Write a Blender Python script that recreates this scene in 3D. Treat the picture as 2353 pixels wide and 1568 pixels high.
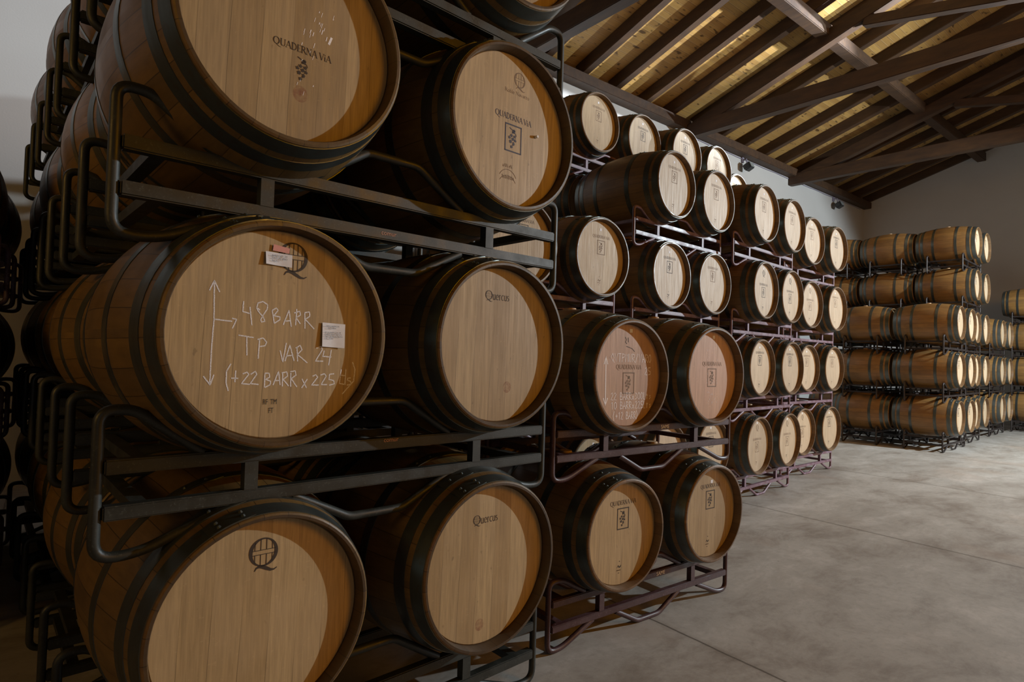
import bpy, bmesh, math, random
from math import sin, cos, pi, radians as R_, atan2, sqrt
from mathutils import Vector, Matrix
for o in list(bpy.data.objects): bpy.data.objects.remove(o)
sc = bpy.context.scene
COL = sc.collection

# ---------------------------------------------------------------- camera
cam_d = bpy.data.cameras.new('camera'); cam = bpy.data.objects.new('camera', cam_d); COL.objects.link(cam)
FW = Vector((0.65364589, 0.75637486, 0.02537935)); RT = Vector((0.75581044, -0.65413841, 0.02921495)); UP = RT.cross(FW)
m = Matrix((RT, UP, -FW)).transposed().to_4x4(); m.translation = Vector((0, 0, 1.4043)); cam.matrix_world = m
cam_d.sensor_width = 36; cam_d.lens = 36 * 1366.92 / 2353; cam_d.clip_start = 0.05; cam_d.clip_end = 100
sc.camera = cam
# ---------------------------------------------------------------- light and exposure
sc.view_settings.view_transform = 'Standard'; sc.view_settings.look = 'None'
sc.view_settings.exposure = -0.15; sc.view_settings.gamma = 1.0; sc.view_settings.use_curve_mapping = False
w = bpy.data.worlds.new('hall_ambient'); sc.world = w; w.use_nodes = True
bg = w.node_tree.nodes['Background']; bg.inputs[0].default_value = (1.0, 0.55, 0.16, 1); bg.inputs[1].default_value = 0.03
def lamp(name, kind, loc, target, power, color, size=0.1, **k):
    d = bpy.data.lights.new(name, kind); o = bpy.data.objects.new(name, d); COL.objects.link(o)
    o.location = loc; d.energy = power; d.color = color
    if kind == 'AREA': d.size = size
    else: d.shadow_soft_size = size
    for a, b in k.items(): setattr(d, a, b)
    if target is not None: o.rotation_euler = (Vector(target) - Vector(loc)).to_track_quat('-Z', 'Y').to_euler()
    return o
lamp('work_lamp', 'SPOT', (13.0, -3.4, 4.5), (11.27, 0.31, 1.63), 5000, (0.80, 0.93, 1.0), 0.07, spot_size=R_(136), spot_blend=0.2)
lamp('truss_floodlight', 'SPOT', (13.6, -0.6, 5.88), (4.6, 7.2, 7.7), 15000, (0.82, 0.91, 1.0), 0.08, spot_size=R_(54), spot_blend=0.6)
lamp('hall_lamp', 'AREA', (6.0, -6.5, 4.0), (1.6, 1.8, 1.2), 225, (1.0, 0.40, 0.0), 3.0)  # added warm fill standing in for the ambient glow on the heads
lamp('side_lamp', 'AREA', (-5.0, 0.5, 3.2), (0.4, 4.2, 2.9), 20, (1.0, 0.55, 0.12), 1.5, spread=R_(80))  # added fill that lifts the left sides of the near stack
lamp('end_lamp', 'AREA', (8.5, -5.0, 4.5), (13.0, 4.0, 1.0), 90, (1.0, 0.45, 0.06), 2.0, spread=R_(110))  # added warm fill for the far stacks and end wall
lamp('door_light', 'AREA', (-2.2, -3.6, 1.9), (0.8, 2.0, 1.5), 6, (0.70, 0.85, 1.0), 1.0)  # added cool light that puts a sheen on hoops and tubes

# ---------------------------------------------------------------- helpers
def tag(o, label=None, cat=None, group=None, kind=None):
    if label: o['label'] = label
    if cat: o['category'] = cat
    if group: o['group'] = group
    if kind: o['kind'] = kind
    return o
def mesh_from(bm, name, mat, smooth=None):
    me = bpy.data.meshes.new(name); bm.normal_update(); bm.to_mesh(me); bm.free()
    if mat: me.materials.append(mat)
    if smooth is not None:
        for p in me.polygons: p.use_smooth = True
        me.set_sharp_from_angle(angle=R_(smooth))
    return me
def link(name, me, parent=None, loc=(0, 0, 0), rot=(0, 0, 0)):
    o = bpy.data.objects.new(name, me); COL.objects.link(o)
    if parent: o.parent = parent
    o.location = loc; o.rotation_euler = rot
    return o
def empty(name, loc, rz=0):
    o = link(name, None, None, loc, (0, 0, rz)); o.empty_display_size = 0.1
    return o
def box(bm, c, s, rot=None):
    vs = []
    for x in (-.5, .5):
        for y in (-.5, .5):
            for z in (-.5, .5):
                v = Vector((x * s[0], y * s[1], z * s[2]))
                if rot: v = rot @ v
                vs.append(bm.verts.new(v + Vector(c)))
    for f in ((0, 1, 3, 2), (4, 6, 7, 5), (0, 4, 5, 1), (2, 3, 7, 6), (0, 2, 6, 4), (1, 5, 7, 3)):
        bm.faces.new([vs[i] for i in f])
def beam(bm, a, b, wdt, hgt, up=(0, 0, 1)):
    a, b = Vector(a), Vector(b); d = b - a; x = d.normalized(); u = Vector(up); s = x.cross(u).normalized(); u = s.cross(x)
    rot = Matrix((x, s, u)).transposed()
    box(bm, (a + b) / 2, (d.length, wdt, hgt), rot)
def bevel_all(bm, w_, seg=2):
    bmesh.ops.bevel(bm, geom=bm.edges[:], offset=w_, segments=seg, affect='EDGES', clamp_overlap=True)
def fillet(pts, rad_, n=5):
    out = [Vector(pts[0])]
    for i in range(1, len(pts) - 1):
        p0, p1, p2 = Vector(pts[i - 1]), Vector(pts[i]), Vector(pts[i + 1])
        r = rad_[i] if isinstance(rad_, (list, tuple)) else rad_
        d0, d1 = (p0 - p1), (p2 - p1); rr = min(r, d0.length * .48, d1.length * .48)
        a, b = p1 + d0.normalized() * rr, p1 + d1.normalized() * rr
        for k in range(n + 1):
            t = k / n; out.append(a * (1 - t) ** 2 + p1 * 2 * t * (1 - t) + b * t * t)
    out.append(Vector(pts[-1])); return out
def tube(bm, pts, r, n=10):
    rings = []; pts = [Vector(p) for p in pts]
    for i, p in enumerate(pts):
        t = (pts[min(i + 1, len(pts) - 1)] - pts[max(i - 1, 0)]).normalized()
        ref = Vector((0, 1, 0)) if abs(t.y) < .9 else Vector((1, 0, 0))
        u = t.cross(ref).normalized(); v = t.cross(u)
        rings.append([bm.verts.new(p + r * (cos(2 * pi * k / n) * u + sin(2 * pi * k / n) * v)) for k in range(n)])
    for a, b in zip(rings, rings[1:]):
        for k in range(n): bm.faces.new((a[k], a[(k + 1) % n], b[(k + 1) % n], b[k]))
    bm.faces.new(rings[0][::-1]); bm.faces.new(rings[-1])
def lathe(bm, prof, n=64, closed=False):
    """profile of (y, r) revolved about the Y axis"""
    rings = [[bm.verts.new((r * cos(2 * pi * k / n), y, r * sin(2 * pi * k / n))) for k in range(n)] for y, r in prof]
    pr = list(zip(rings, rings[1:])) + ([(rings[-1], rings[0])] if closed else [])
    for a, b in pr:
        for k in range(n): bm.faces.new((a[k], b[k], b[(k + 1) % n], a[(k + 1) % n]))
    return rings

# ---------------------------------------------------------------- materials
class NT:
    def __init__(s, name):
        s.m = bpy.data.materials.new(name); s.m.use_nodes = True; s.t = s.m.node_tree; s.b = s.t.nodes['Principled BSDF']
    def n(s, typ, **k):
        nd = s.t.nodes.new(typ)
        for a, b in k.items():
            if a == 'ins':
                for i, v in b.items():
                    if hasattr(v, 'is_linked') or isinstance(v, bpy.types.NodeSocket): s.t.links.new(v, nd.inputs[i])
                    else: nd.inputs[i].default_value = v
            else: setattr(nd, a, b)
        return nd
    def math(s, op, a, b=0.0, c=0.0): return s.n('ShaderNodeMath', operation=op, ins={0: a, 1: b, 2: c}).outputs[0]
    def noise(s, vec, scale, detail=3, rough=.5): return s.n('ShaderNodeTexNoise', ins={'Vector': vec, 'Scale': scale, 'Detail': detail, 'Roughness': rough}).outputs['Fac']
    def scale(s, vec, v): return s.n('ShaderNodeVectorMath', operation='MULTIPLY', ins={0: vec, 1: v}).outputs[0]
    def ramp(s, fac, stops):
        r = s.n('ShaderNodeValToRGB', ins={0: fac}); e = r.color_ramp.elements
        while len(e) < len(stops): e.new(0.5)
        for x, (p, c) in zip(e, stops): x.position = p; x.color = (*c, 1) if len(c) == 3 else c
        return r.outputs[0]
    def mix(s, fac, a, b, blend='MIX'):
        nd = s.n('ShaderNodeMix', data_type='RGBA', blend_type=blend)
        for i, v in ((0, fac), (6, a), (7, b)):
            if isinstance(v, bpy.types.NodeSocket): s.t.links.new(v, nd.inputs[i])
            else: nd.inputs[i].default_value = v if i == 0 else ((*v, 1) if len(v) == 3 else v)
        return nd.outputs[2]
    def rng(s, v, a, b, c, d): return s.n('ShaderNodeMapRange', ins={0: v, 1: a, 2: b, 3: c, 4: d}).outputs[0]
    def out(s, col=None, rough=None, metal=None, bump=None, bs=.2, bd=.01, spec=None):
        for k, v in (('Base Color', col), ('Roughness', rough), ('Metallic', metal), ('Specular IOR Level', spec)):
            if v is None: continue
            if isinstance(v, bpy.types.NodeSocket): s.t.links.new(v, s.b.inputs[k])
            else: s.b.inputs[k].default_value = (*v, 1) if isinstance(v, tuple) else v
        if bump is not None:
            bn = s.n('ShaderNodeBump', ins={'Height': bump, 'Strength': bs, 'Distance': bd}); s.t.links.new(bn.outputs[0], s.b.inputs['Normal'])
        return s.m
def obj_coord(s): return s.n('ShaderNodeTexCoord').outputs['Object']
def obj_rand(s): return s.n('ShaderNodeObjectInfo').outputs['Random']

def mat_head(name, light, dark, tint, fleck=0.0):
    s = NT(name); co = obj_coord(s); rnd = obj_rand(s); sep = s.n('ShaderNodeSeparateXYZ', ins={0: co})
    off = s.math('MULTIPLY', rnd, 37.0)
    warp = s.math('MULTIPLY', s.noise(s.scale(co, (1.5, 1, .6)), 2.0, 1), .05)
    px = s.math('ADD', s.math('DIVIDE', s.math('ADD', sep.outputs[0], warp), .078), off)
    idx = s.math('FLOOR', px); fr = s.math('FRACT', px)
    wn = s.n('ShaderNodeTexWhiteNoise', noise_dimensions='1D', ins={'W': idx})
    base = s.mix(s.rng(wn.outputs[0], 0, 1, 0, 1), light, dark)
    sh = s.n('ShaderNodeVectorMath', operation='ADD', ins={0: co, 1: s.n('ShaderNodeCombineXYZ', ins={0: s.math('MULTIPLY', idx, 3.1), 1: off, 2: idx}).outputs[0]}).outputs[0]
    g1 = s.noise(s.scale(sh, (90, 8, 4)), 1.0, 5, .6); g2 = s.noise(s.scale(sh, (260, 20, 12)), 1.0, 3)
    blo = s.noise(sh, 5, 3)
    col = s.mix(s.rng(g1, .32, .72, 0, .6), base, tuple(c * .62 for c in dark))
    col = s.mix(s.rng(g2, .45, .75, 0, .38), col, tuple(c * .5 for c in dark))
    col = s.mix(s.rng(blo, .45, .8, 0, .45), col, tint)
    seam = s.math('MULTIPLY', s.math('LESS_THAN', s.math('ABSOLUTE', s.math('SUBTRACT', fr, .5)), .49), 1.0)
    seamw = s.rng(s.noise(s.scale(co, (3, 3, 2)), 2, 2), .4, .65, .1, .75)
    col = s.mix(s.math('MULTIPLY', s.math('SUBTRACT', 1.0, seam), seamw), col, tuple(c * .3 for c in dark))
    spots = s.rng(s.noise(s.scale(sh, (55, 10, 30)), 1, 2), .71, .78, 0, .4)
    col = s.mix(spots, col, tuple(c * .28 for c in dark))
    if fleck:
        fl = s.rng(s.noise(s.scale(sh, (55, 5, 110)), 1, 4, .7), .62, .66, 0, fleck)
        col = s.mix(fl, col, tuple(min(1, c * 1.25) for c in light))
    br = s.rng(rnd, 0, 1, .9, 1.1)
    col = s.mix(1.0, col, s.n('ShaderNodeCombineColor', ins={0: br, 1: br, 2: br}).outputs[0], 'MULTIPLY')
    return s.out(col, s.rng(g1, .3, .8, .5, .7), bump=g1, bs=.12, bd=.002)
M = {}
M['head'] = mat_head('oak_head', (.51, .365, .188), (.375, .250, .115), (.45, .325, .185), .15)
M['head_pale'] = mat_head('pale_oak_head', (.54, .415, .275), (.46, .335, .205), (.49, .375, .26), .1)
M['head_pink'] = mat_head('wine_tinted_oak_head', (.60, .38, .24), (.47, .27, .16), (.52, .30, .22), .2)

def mat_staves(name, c1, c2, c3):
    s = NT(name); co = obj_coord(s); rnd = obj_rand(s); sep = s.n('ShaderNodeSeparateXYZ', ins={0: co})
    ang = s.math('ARCTAN2', sep.outputs[2], sep.outputs[0])
    px = s.math('MULTIPLY', s.math('ADD', ang, 3.3), 28 / (2 * pi)); idx = s.math('FLOOR', px); fr = s.math('FRACT', px)
    wn = s.n('ShaderNodeTexWhiteNoise', noise_dimensions='2D', ins={'Vector': s.n('ShaderNodeCombineXYZ', ins={0: idx, 1: s.math('MULTIPLY', rnd, 50)}).outputs[0]}).outputs[0]
    sh = s.n('ShaderNodeVectorMath', operation='ADD', ins={0: co, 1: s.n('ShaderNodeCombineXYZ', ins={0: s.math('MULTIPLY', rnd, 40), 1: s.math('MULTIPLY', idx, .37)}).outputs[0]}).outputs[0]
    gr = s.noise(s.scale(sh, (60, 5, 60)), 1, 4, .6); blo = s.noise(sh, 4, 3)
    col = s.mix(wn, c1, c2); col = s.mix(s.rng(gr, .35, .75, 0, .5), col, c3)
    col = s.mix(s.rng(blo, .45, .75, 0, .6), col, c3)
    col = s.mix(s.math('MULTIPLY', s.math('LESS_THAN', fr, .03), .7), col, (.01, .006, .003))
    return s.out(col, s.rng(blo, .3, .7, .34, .55), bump=gr, bs=.15, bd=.003)
M['staves'] = mat_staves('oak_staves', (.20, .112, .030), (.145, .082, .023), (.065, .038, .013))
M['chime'] = mat_staves('oak_chime', (.19, .11, .05), (.14, .08, .036), (.07, .04, .018))  # chime wood toned down for the shade inside the recess
M['light_staves'] = mat_staves('warm_oak_staves', (.275, .145, .043), (.20, .10, .03), (.105, .056, .02))  # stave copy lightened in colour where less ambient light falls
M['dark_chime'] = mat_staves('aged_oak_chime', (.075, .043, .018), (.055, .031, .013), (.03, .017, .007))  # recess shade darkened into the chime wood of the nearest stack
def mat_hoop():
    s = NT('galvanised_hoop'); co = obj_coord(s); rnd = obj_rand(s)
    n1 = s.noise(s.scale(co, (6, 30, 6)), 1, 4); n2 = s.noise(co, 40, 3)
    col = s.mix(n1, (.135, .15, .142), (.058, .068, .062)); col = s.mix(s.rng(n2, .55, .75, 0, .5), col, (.10, .06, .03))
    return s.out(col, s.rng(n1, .3, .7, .26, .42), .75, bump=n2, bs=.06, bd=.002)
M['hoop'] = mat_hoop()
def mat_paint(name, c, dust_and_lit, rough=.36, metal=0.0):
    s = NT(name); co = obj_coord(s); n1 = s.noise(co, 14, 4); n2 = s.noise(co, 120, 3, .7)
    col = s.mix(s.rng(n1, .4, .7, 0, .6), c, dust_and_lit); col = s.mix(s.rng(n2, .58, .68, 0, .6), col, tuple(x * 1.8 for x in dust_and_lit))
    return s.out(col, s.rng(n1, .3, .7, rough, rough + .2), metal, bump=n2, bs=.08, bd=.002)
M['black_paint'] = mat_paint('black_enamel', (.013, .015, .012), (.032, .036, .031), .42)
M['maroon_paint'] = mat_paint('maroon_enamel', (.13, .062, .075), (.25, .185, .25))  # lavender of the key light mixed into the maroon and its dust
M['deep_maroon_paint'] = mat_paint('deep_maroon_enamel', (.05, .017, .016), (.095, .055, .062))
M['dark_paint'] = mat_paint('dark_brown_enamel', (.014, .009, .008), (.022, .015, .014))  # maroon darkened to near black, shade of the unlit far racks
M['dark_metal'] = mat_paint('dark_cast_metal', (.02, .02, .02), (.03, .03, .03))
def mat_wall():
    s = NT('white_plaster'); co = obj_coord(s)
    n1 = s.noise(co, 1.3, 4); n2 = s.noise(co, 60, 4)
    col = s.mix(n1, (.42, .41, .395), (.365, .35, .335)); return s.out(col, .85, bump=n2, bs=.15, bd=.004)
M['wall'] = mat_wall()
def mat_floor():
    s = NT('worn_concrete'); co = obj_coord(s); sep = s.n('ShaderNodeSeparateXYZ', ins={0: co})
    n1 = s.noise(co, .55, 6, .6); wv = s.n('ShaderNodeVectorMath', operation='ADD', ins={0: s.scale(co, (.8, 1.5, 1)), 1: s.n('ShaderNodeTexNoise', ins={'Vector': co, 'Scale': .7, 'Detail': 4}).outputs['Color']}).outputs[0]; n2 = s.noise(wv, 1.25, 9, .72); n3 = s.noise(co, 22, 5, .7); n4 = s.noise(s.scale(co, (1, .8, 1)), .9, 3)
    col = s.mix(s.rng(n1, .3, .7, 0, 1), (.46, .43, .39), (.32, .29, .255))
    col = s.mix(s.rng(n2, .47, .64, 0, .85), col, (.205, .168, .135)); col = s.mix(s.rng(n2, .33, .45, .6, 0), col, (.60, .56, .52))
    col = s.mix(s.rng(n3, .5, .8, 0, .4), col, (.2, .175, .15))
    col = s.mix(s.rng(n4, .58, .72, 0, .35), col, (.36, .25, .18))
    spk = s.rng(s.noise(co, 9, 2), .76, .79, 0, .7); col = s.mix(spk, col, (.1, .085, .07))
    wob = s.math('MULTIPLY', s.math('SUBTRACT', s.noise(s.scale(co, (1, 1, 1)), 5, 3), .5), .02)
    x = s.math('ADD', s.math('ADD', sep.outputs[0], s.math('MULTIPLY', sep.outputs[1], -.06)), wob)
    fx = s.math('ABSOLUTE', s.math('SUBTRACT', s.math('FRACT', s.math('DIVIDE', s.math('SUBTRACT', x, 4.08), 2.92)), .5))
    j = s.math('LESS_THAN', fx, .0022); jw = s.math('MULTIPLY', s.rng(fx, .0, .014, .45, 0), s.rng(n2, .3, .7, .3, 1))
    col = s.mix(jw, col, (.16, .13, .10)); col = s.mix(s.math('MULTIPLY', j, .75), col, (.07, .055, .04))
    return s.out(col, s.rng(n2, .3, .7, .42, .62), bump=n3, bs=.12, bd=.006)
M['floor'] = mat_floor()
def mat_planks():
    s = NT('pine_planks'); co = obj_coord(s); sep = s.n('ShaderNodeSeparateXYZ', ins={0: co})
    py = s.math('DIVIDE', sep.outputs[1], .105); idx = s.math('FLOOR', py); fr = s.math('FRACT', py)
    wn = s.n('ShaderNodeTexWhiteNoise', noise_dimensions='1D', ins={'W': idx}).outputs[0]
    sh = s.n('ShaderNodeVectorMath', operation='ADD', ins={0: co, 1: s.n('ShaderNodeCombineXYZ', ins={0: s.math('MULTIPLY', wn, 60)}).outputs[0]}).outputs[0]
    g = s.noise(s.scale(sh, (3, 50, 1)), 1, 4, .6); kn = s.noise(s.scale(sh, (5, 14, 1)), 1, 1)
    col = s.mix(wn, (.40, .235, .07), (.29, .16, .047)); col = s.mix(s.rng(g, .4, .75, 0, .4), col, (.17, .085, .027))
    col = s.mix(s.rng(kn, .64, .72, 0, .85), col, (.05, .022, .007))
    col = s.mix(s.math('MULTIPLY', s.math('LESS_THAN', fr, .06), .6), col, (.10, .05, .02))
    col = s.mix(s.math('MULTIPLY', s.math('GREATER_THAN', fr, .93), .45), col, (.50, .34, .17))  # lit board edge put into the colour as a thin bright line
    return s.out(col, .5, bump=g, bs=.1, bd=.003)
M['planks'] = mat_planks()
def mat_beam(name, c1, c2):
    s = NT(name); co = obj_coord(s); rnd = obj_rand(s)
    sh = s.n('ShaderNodeVectorMath', operation='ADD', ins={0: co, 1: s.n('ShaderNodeCombineXYZ', ins={0: s.math('MULTIPLY', rnd, 30)}).outputs[0]}).outputs[0]
    g = s.noise(s.scale(sh, (12, 2.5, 12)), 1, 5, .6); g2 = s.noise(sh, 2, 3)
    col = s.mix(s.rng(g, .3, .7, 0, 1), c1, c2); col = s.mix(s.rng(g2, .5, .8, 0, .5), col, tuple(c * .5 for c in c2))
    return s.out(col, .6, bump=g, bs=.25, bd=.006)
M['beam'] = mat_beam('stained_timber', (.062, .028, .009), (.030, .013, .005))
def flat(name, c, rough=.7, metal=0.0):
    s = NT(name); co = obj_coord(s); n = s.noise(co, 80, 2)
    return s.out(s.mix(n, c, tuple(x * .85 for x in c)), rough, metal)
M['ink'] = flat('burnt_brand_ink', (.045, .028, .016)); M['faint_ink'] = flat('faded_brand_ink', (.20, .12, .06)); M['blue_ink'] = flat('blue_black_ink', (.05, .045, .07))
M['paper'] = flat('white_paper', (.80, .80, .84)); M['print'] = flat('label_print', (.05, .05, .07)); M['pink'] = flat('pink_tape', (.75, .33, .28)); M['bung'] = flat('bung_silicone', (.55, .36, .2))
M['rail_text'] = flat('orange_marking', (.55, .28, .2)); M['rail_text_white'] = flat('white_marking', (.95, .92, .94)); M['glass'] = flat('lamp_glass', (.25, .27, .27), .15); M['cable'] = flat('grey_cable', (.20, .18, .24)); M['plug'] = flat('white_plug', (.8, .78, .78))
def mat_alpha(name, c, lo, hi, sc_, fmax):
    s = NT(name); co = obj_coord(s); n = s.noise(co, sc_, 3, .7); a = s.rng(n, lo, hi, 0, fmax); s.t.links.new(a, s.b.inputs['Alpha'])
    return s.out(c, .9)
M['chalk'] = mat_alpha('white_chalk', (.86, .85, .88), .25, .5, 420, .95)
M['chalk_faint'] = mat_alpha('faint_chalk', (.95, .92, .94), .2, .45, 420, .95)
M['stamp'] = mat_alpha('red_wine_stamp', (.32, .09, .06), .3, .7, 60, .45)

# ---------------------------------------------------------------- hall frame: s along the side wall (0 = far corner), yw inwards from it
AW = R_(-2.28); HX = Vector((cos(AW), sin(AW), 0)); HY = Vector((sin(AW), -cos(AW), 0)); HO = Vector((20, 6.768, 0))

def W(s_, yw, z): return HO + HX * s_ + HY * yw + Vector((0, 0, z))
def hall_obj(name, build, mat, base=(0, 0, 0), parent=None, bev=0.0, smooth=None):
    """build(bm) in hall coordinates (s, yw, z); the object is turned with the hall, its origin at base"""
    bm = bmesh.new(); build(bm)
    for v in bm.verts: v.co = Vector((v.co.x - base[0], -(v.co.y - base[1]), v.co.z - base[2]))
    bmesh.ops.recalc_face_normals(bm, faces=bm.faces[:])
    if bev: bevel_all(bm, bev)
    me = mesh_from(bm, name, mat, smooth)
    if parent: return link(name, me, parent)
    return link(name, me, None, W(*base), (0, 0, AW))
# floor
bm = bmesh.new(); box(bm, (5, 0, -.1), (36, 24, .2)); tag(link('floor', mesh_from(bm, 'floor', M['floor'])), kind='structure')
S0, S1 = -30.0, 0.0
SL = .30; PZ = 6.60; HALF = 7.0
tag(hall_obj('wall_left', lambda bm: box(bm, (-15, -.125, 3.2), (30.5, .25, 6.4)), M['wall'], (-12, 0, 0)), kind='structure')
tag(hall_obj('wall_front', lambda bm: box(bm, (-30.1, 7, 4), (.2, 14.5, 9)), M['wall'], (-30.1, 7, 0)), kind='structure')  # unseen end wall, added to block ambient light from this side
def gable(bm):
    prof = [(-.25, 0), (2 * HALF, 0), (2 * HALF, PZ), (HALF, PZ + SL * HALF), (-.25, PZ - .075)]
    a = [bm.verts.new((0, y, z)) for y, z in prof]; b = [bm.verts.new((.25, y, z)) for y, z in prof]
    bm.faces.new(a); bm.faces.new(b[::-1])
    for i in range(5): bm.faces.new((a[i], b[i], b[(i + 1) % 5], a[(i + 1) % 5]))
tag(hall_obj('wall_back', gable, M['wall'], (0, 3, 0)), kind='structure')
def roof(bm):
    for y0, y1, z0, z1 in ((-.35, HALF, PZ - .105, PZ + SL * HALF), (HALF, 2 * HALF + .35, PZ + SL * HALF, PZ - .105)):
        a = [bm.verts.new((x, y, z)) for x, y, z in ((S0, y0, z0), (.3, y0, z0), (.3, y1, z1), (S0, y1, z1), (S0, y0, z0 + .05), (.3, y0, z0 + .05), (.3, y1, z1 + .05), (S0, y1, z1 + .05))]
        for f in ((0, 1, 2, 3), (7, 6, 5, 4), (0, 4, 5, 1), (1, 5, 6, 2), (2, 6, 7, 3), (3, 7, 4, 0)): bm.faces.new([a[i] for i in f])
tag(hall_obj('ceiling', roof, M['planks'], (-12, 0, PZ)), kind='structure')
tag(hall_obj('trim_1', lambda bm: box(bm, (-15, .11, 6.315), (30, .22, .19)), M['beam'], (-12, .11, 6.2), bev=.012), kind='structure')
# rafters
RS = [-12.45 - .89 * k for k in range(8, 0, -1)] + [-12.45, -11.6, -10.72, -9.93, -9.02, -8.12, -7.2, -6.28, -5.38, -4.30, -3.6, -2.7, -1.8, -.9, -.12]
ORD = ['first', 'second', 'third', 'fourth', 'fifth', 'sixth', 'seventh', 'eighth', 'ninth', 'tenth', 'eleventh', 'twelfth', 'thirteenth', 'fourteenth', 'fifteenth', 'sixteenth', 'seventeenth', 'eighteenth', 'nineteenth', 'twentieth', 'twenty-first', 'twenty-second', 'twenty-third', 'twenty-fourth']
for i, s_ in enumerate(RS):
    s_ += .10
    o = hall_obj('ceiling_rafter', lambda bm, s_=s_: beam(bm, (s_, .02, 6.37 + .115 + .006), (s_, HALF - .12, 6.37 + .115 + SL * (HALF - .14))
        , .145, .22), M['beam'], (s_, 3, 7.2), bev=.008)
    tag(o, 'dark sloping rafter under pine planks, %s from the far end wall' % ORD[len(RS) - 1 - i], 'rafter', 'rafters under the plank ceiling')
# purlin, ridge
tag(hall_obj('roof_purlin', lambda bm: box(bm, (-15, 2.92, 7.13), (30, .2, .22)), M['beam'], (-12, 2.92, 7.0), bev=.012), 'long square purlin running lengthwise under the sloping rafters', 'beam')
tag(hall_obj('ridge_beam', lambda bm: box(bm, (-15, HALF, 8.4), (30, .16, .24)), M['beam'], (-12, HALF, 8.4), bev=.012), 'ridge beam along the peak of the plank ceiling', 'beam')
TS = (-18.65, -13.98, -9.31, -4.64)
TN = ('roof truss nearest the camera, above the black racks at left', 'heavy timber roof truss just above the top of the nearest stack', 'heavy timber roof truss crossing the lit bay, its foot above the five-row stack', 'far timber roof truss before the shaded end bay')
for s_, nm in zip(TS, TN):
    t = empty('roof_truss', W(s_, 0, 6.0), AW); tag(t, nm, 'roof truss', 'roof trusses')
    b0 = (s_, 0, 6.0)
    hall_obj('tie_beam', lambda bm: beam(bm, (s_, .02, 6.16), (s_, HALF, 6.06), .2, .28), M['beam'], b0, t, .012)
    hall_obj('tie_beam', lambda bm: beam(bm, (s_, HALF, 6.06), (s_, 2 * HALF, 6.12), .2, .28), M['beam'], b0, t, .012)
    for sg in (-1, 1):
        y = lambda v: HALF + sg * (HALF - v)
        hall_obj('principal_rafter', lambda bm: beam(bm, (s_, y(.35), 6.20), (s_, y(HALF - .02), 6.095 + .31 * HALF - .02), .18, .24), M['beam'], b0, t, .012)
        hall_obj('strut', lambda bm: beam(bm, (s_, y(3.55), 7.05), (s_, y(HALF - .1), 6.28), .16, .16), M['beam'], b0, t, .01)
    hall_obj('king_post', lambda bm: box(bm, (s_, HALF, 7.2), (.18, .2, 2.2)), M['beam'], b0, t, .01)
# wall spotlights under the eave
for s_, yw_, z_, lb in ((-6.95, .02, 6.16, 'small black spotlight on the white wall above the middle stacks'), (-2.15, .02, 6.14, 'small black spotlight in the shaded far corner of the wall')):
    t = empty('wall_spotlight', W(s_, 0, z_ - .25), AW); tag(t, lb, 'spotlight', 'spotlights on the wall')
    b0 = (s_, 0, z_ - .25)
    def br(bm):
        box(bm, (s_, .02, z_), (.07, .04, .12)); tube(bm, [(s_, .03, z_), (s_, .12, z_), (s_, .14, z_ - .12)], .016, 8)
    hall_obj('bracket', br, M['cable'], b0, t)
    rot = Matrix.Rotation(R_(25), 3, 'X')
    def bd(bm):
        box(bm, (s_ - .03, .2, z_ - .2), (.17, .16, .15), rot); box(bm, (s_ - .13, .19, z_ - .21), (.05, .13, .12), rot)
    hall_obj('housing', bd, M['dark_metal'], b0, t, .012)
    hall_obj('lens', lambda bm: box(bm, Vector((s_ - .03, .2, z_ - .2)) + rot @ Vector((0, .085, 0)), (.14, .012, .12), rot), M['glass'], b0, t)
tag(hall_obj('electric_cable', lambda bm: tube(bm, [(-9.0 + .3 * k, .012, 6.195 + .006 * sin(k * 1.7)) for k in range(30)], .010, 6), M['cable'], (-5, 0, 6.19)), 'thin grey cable clipped along the top of the white wall', 'cable')

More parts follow.
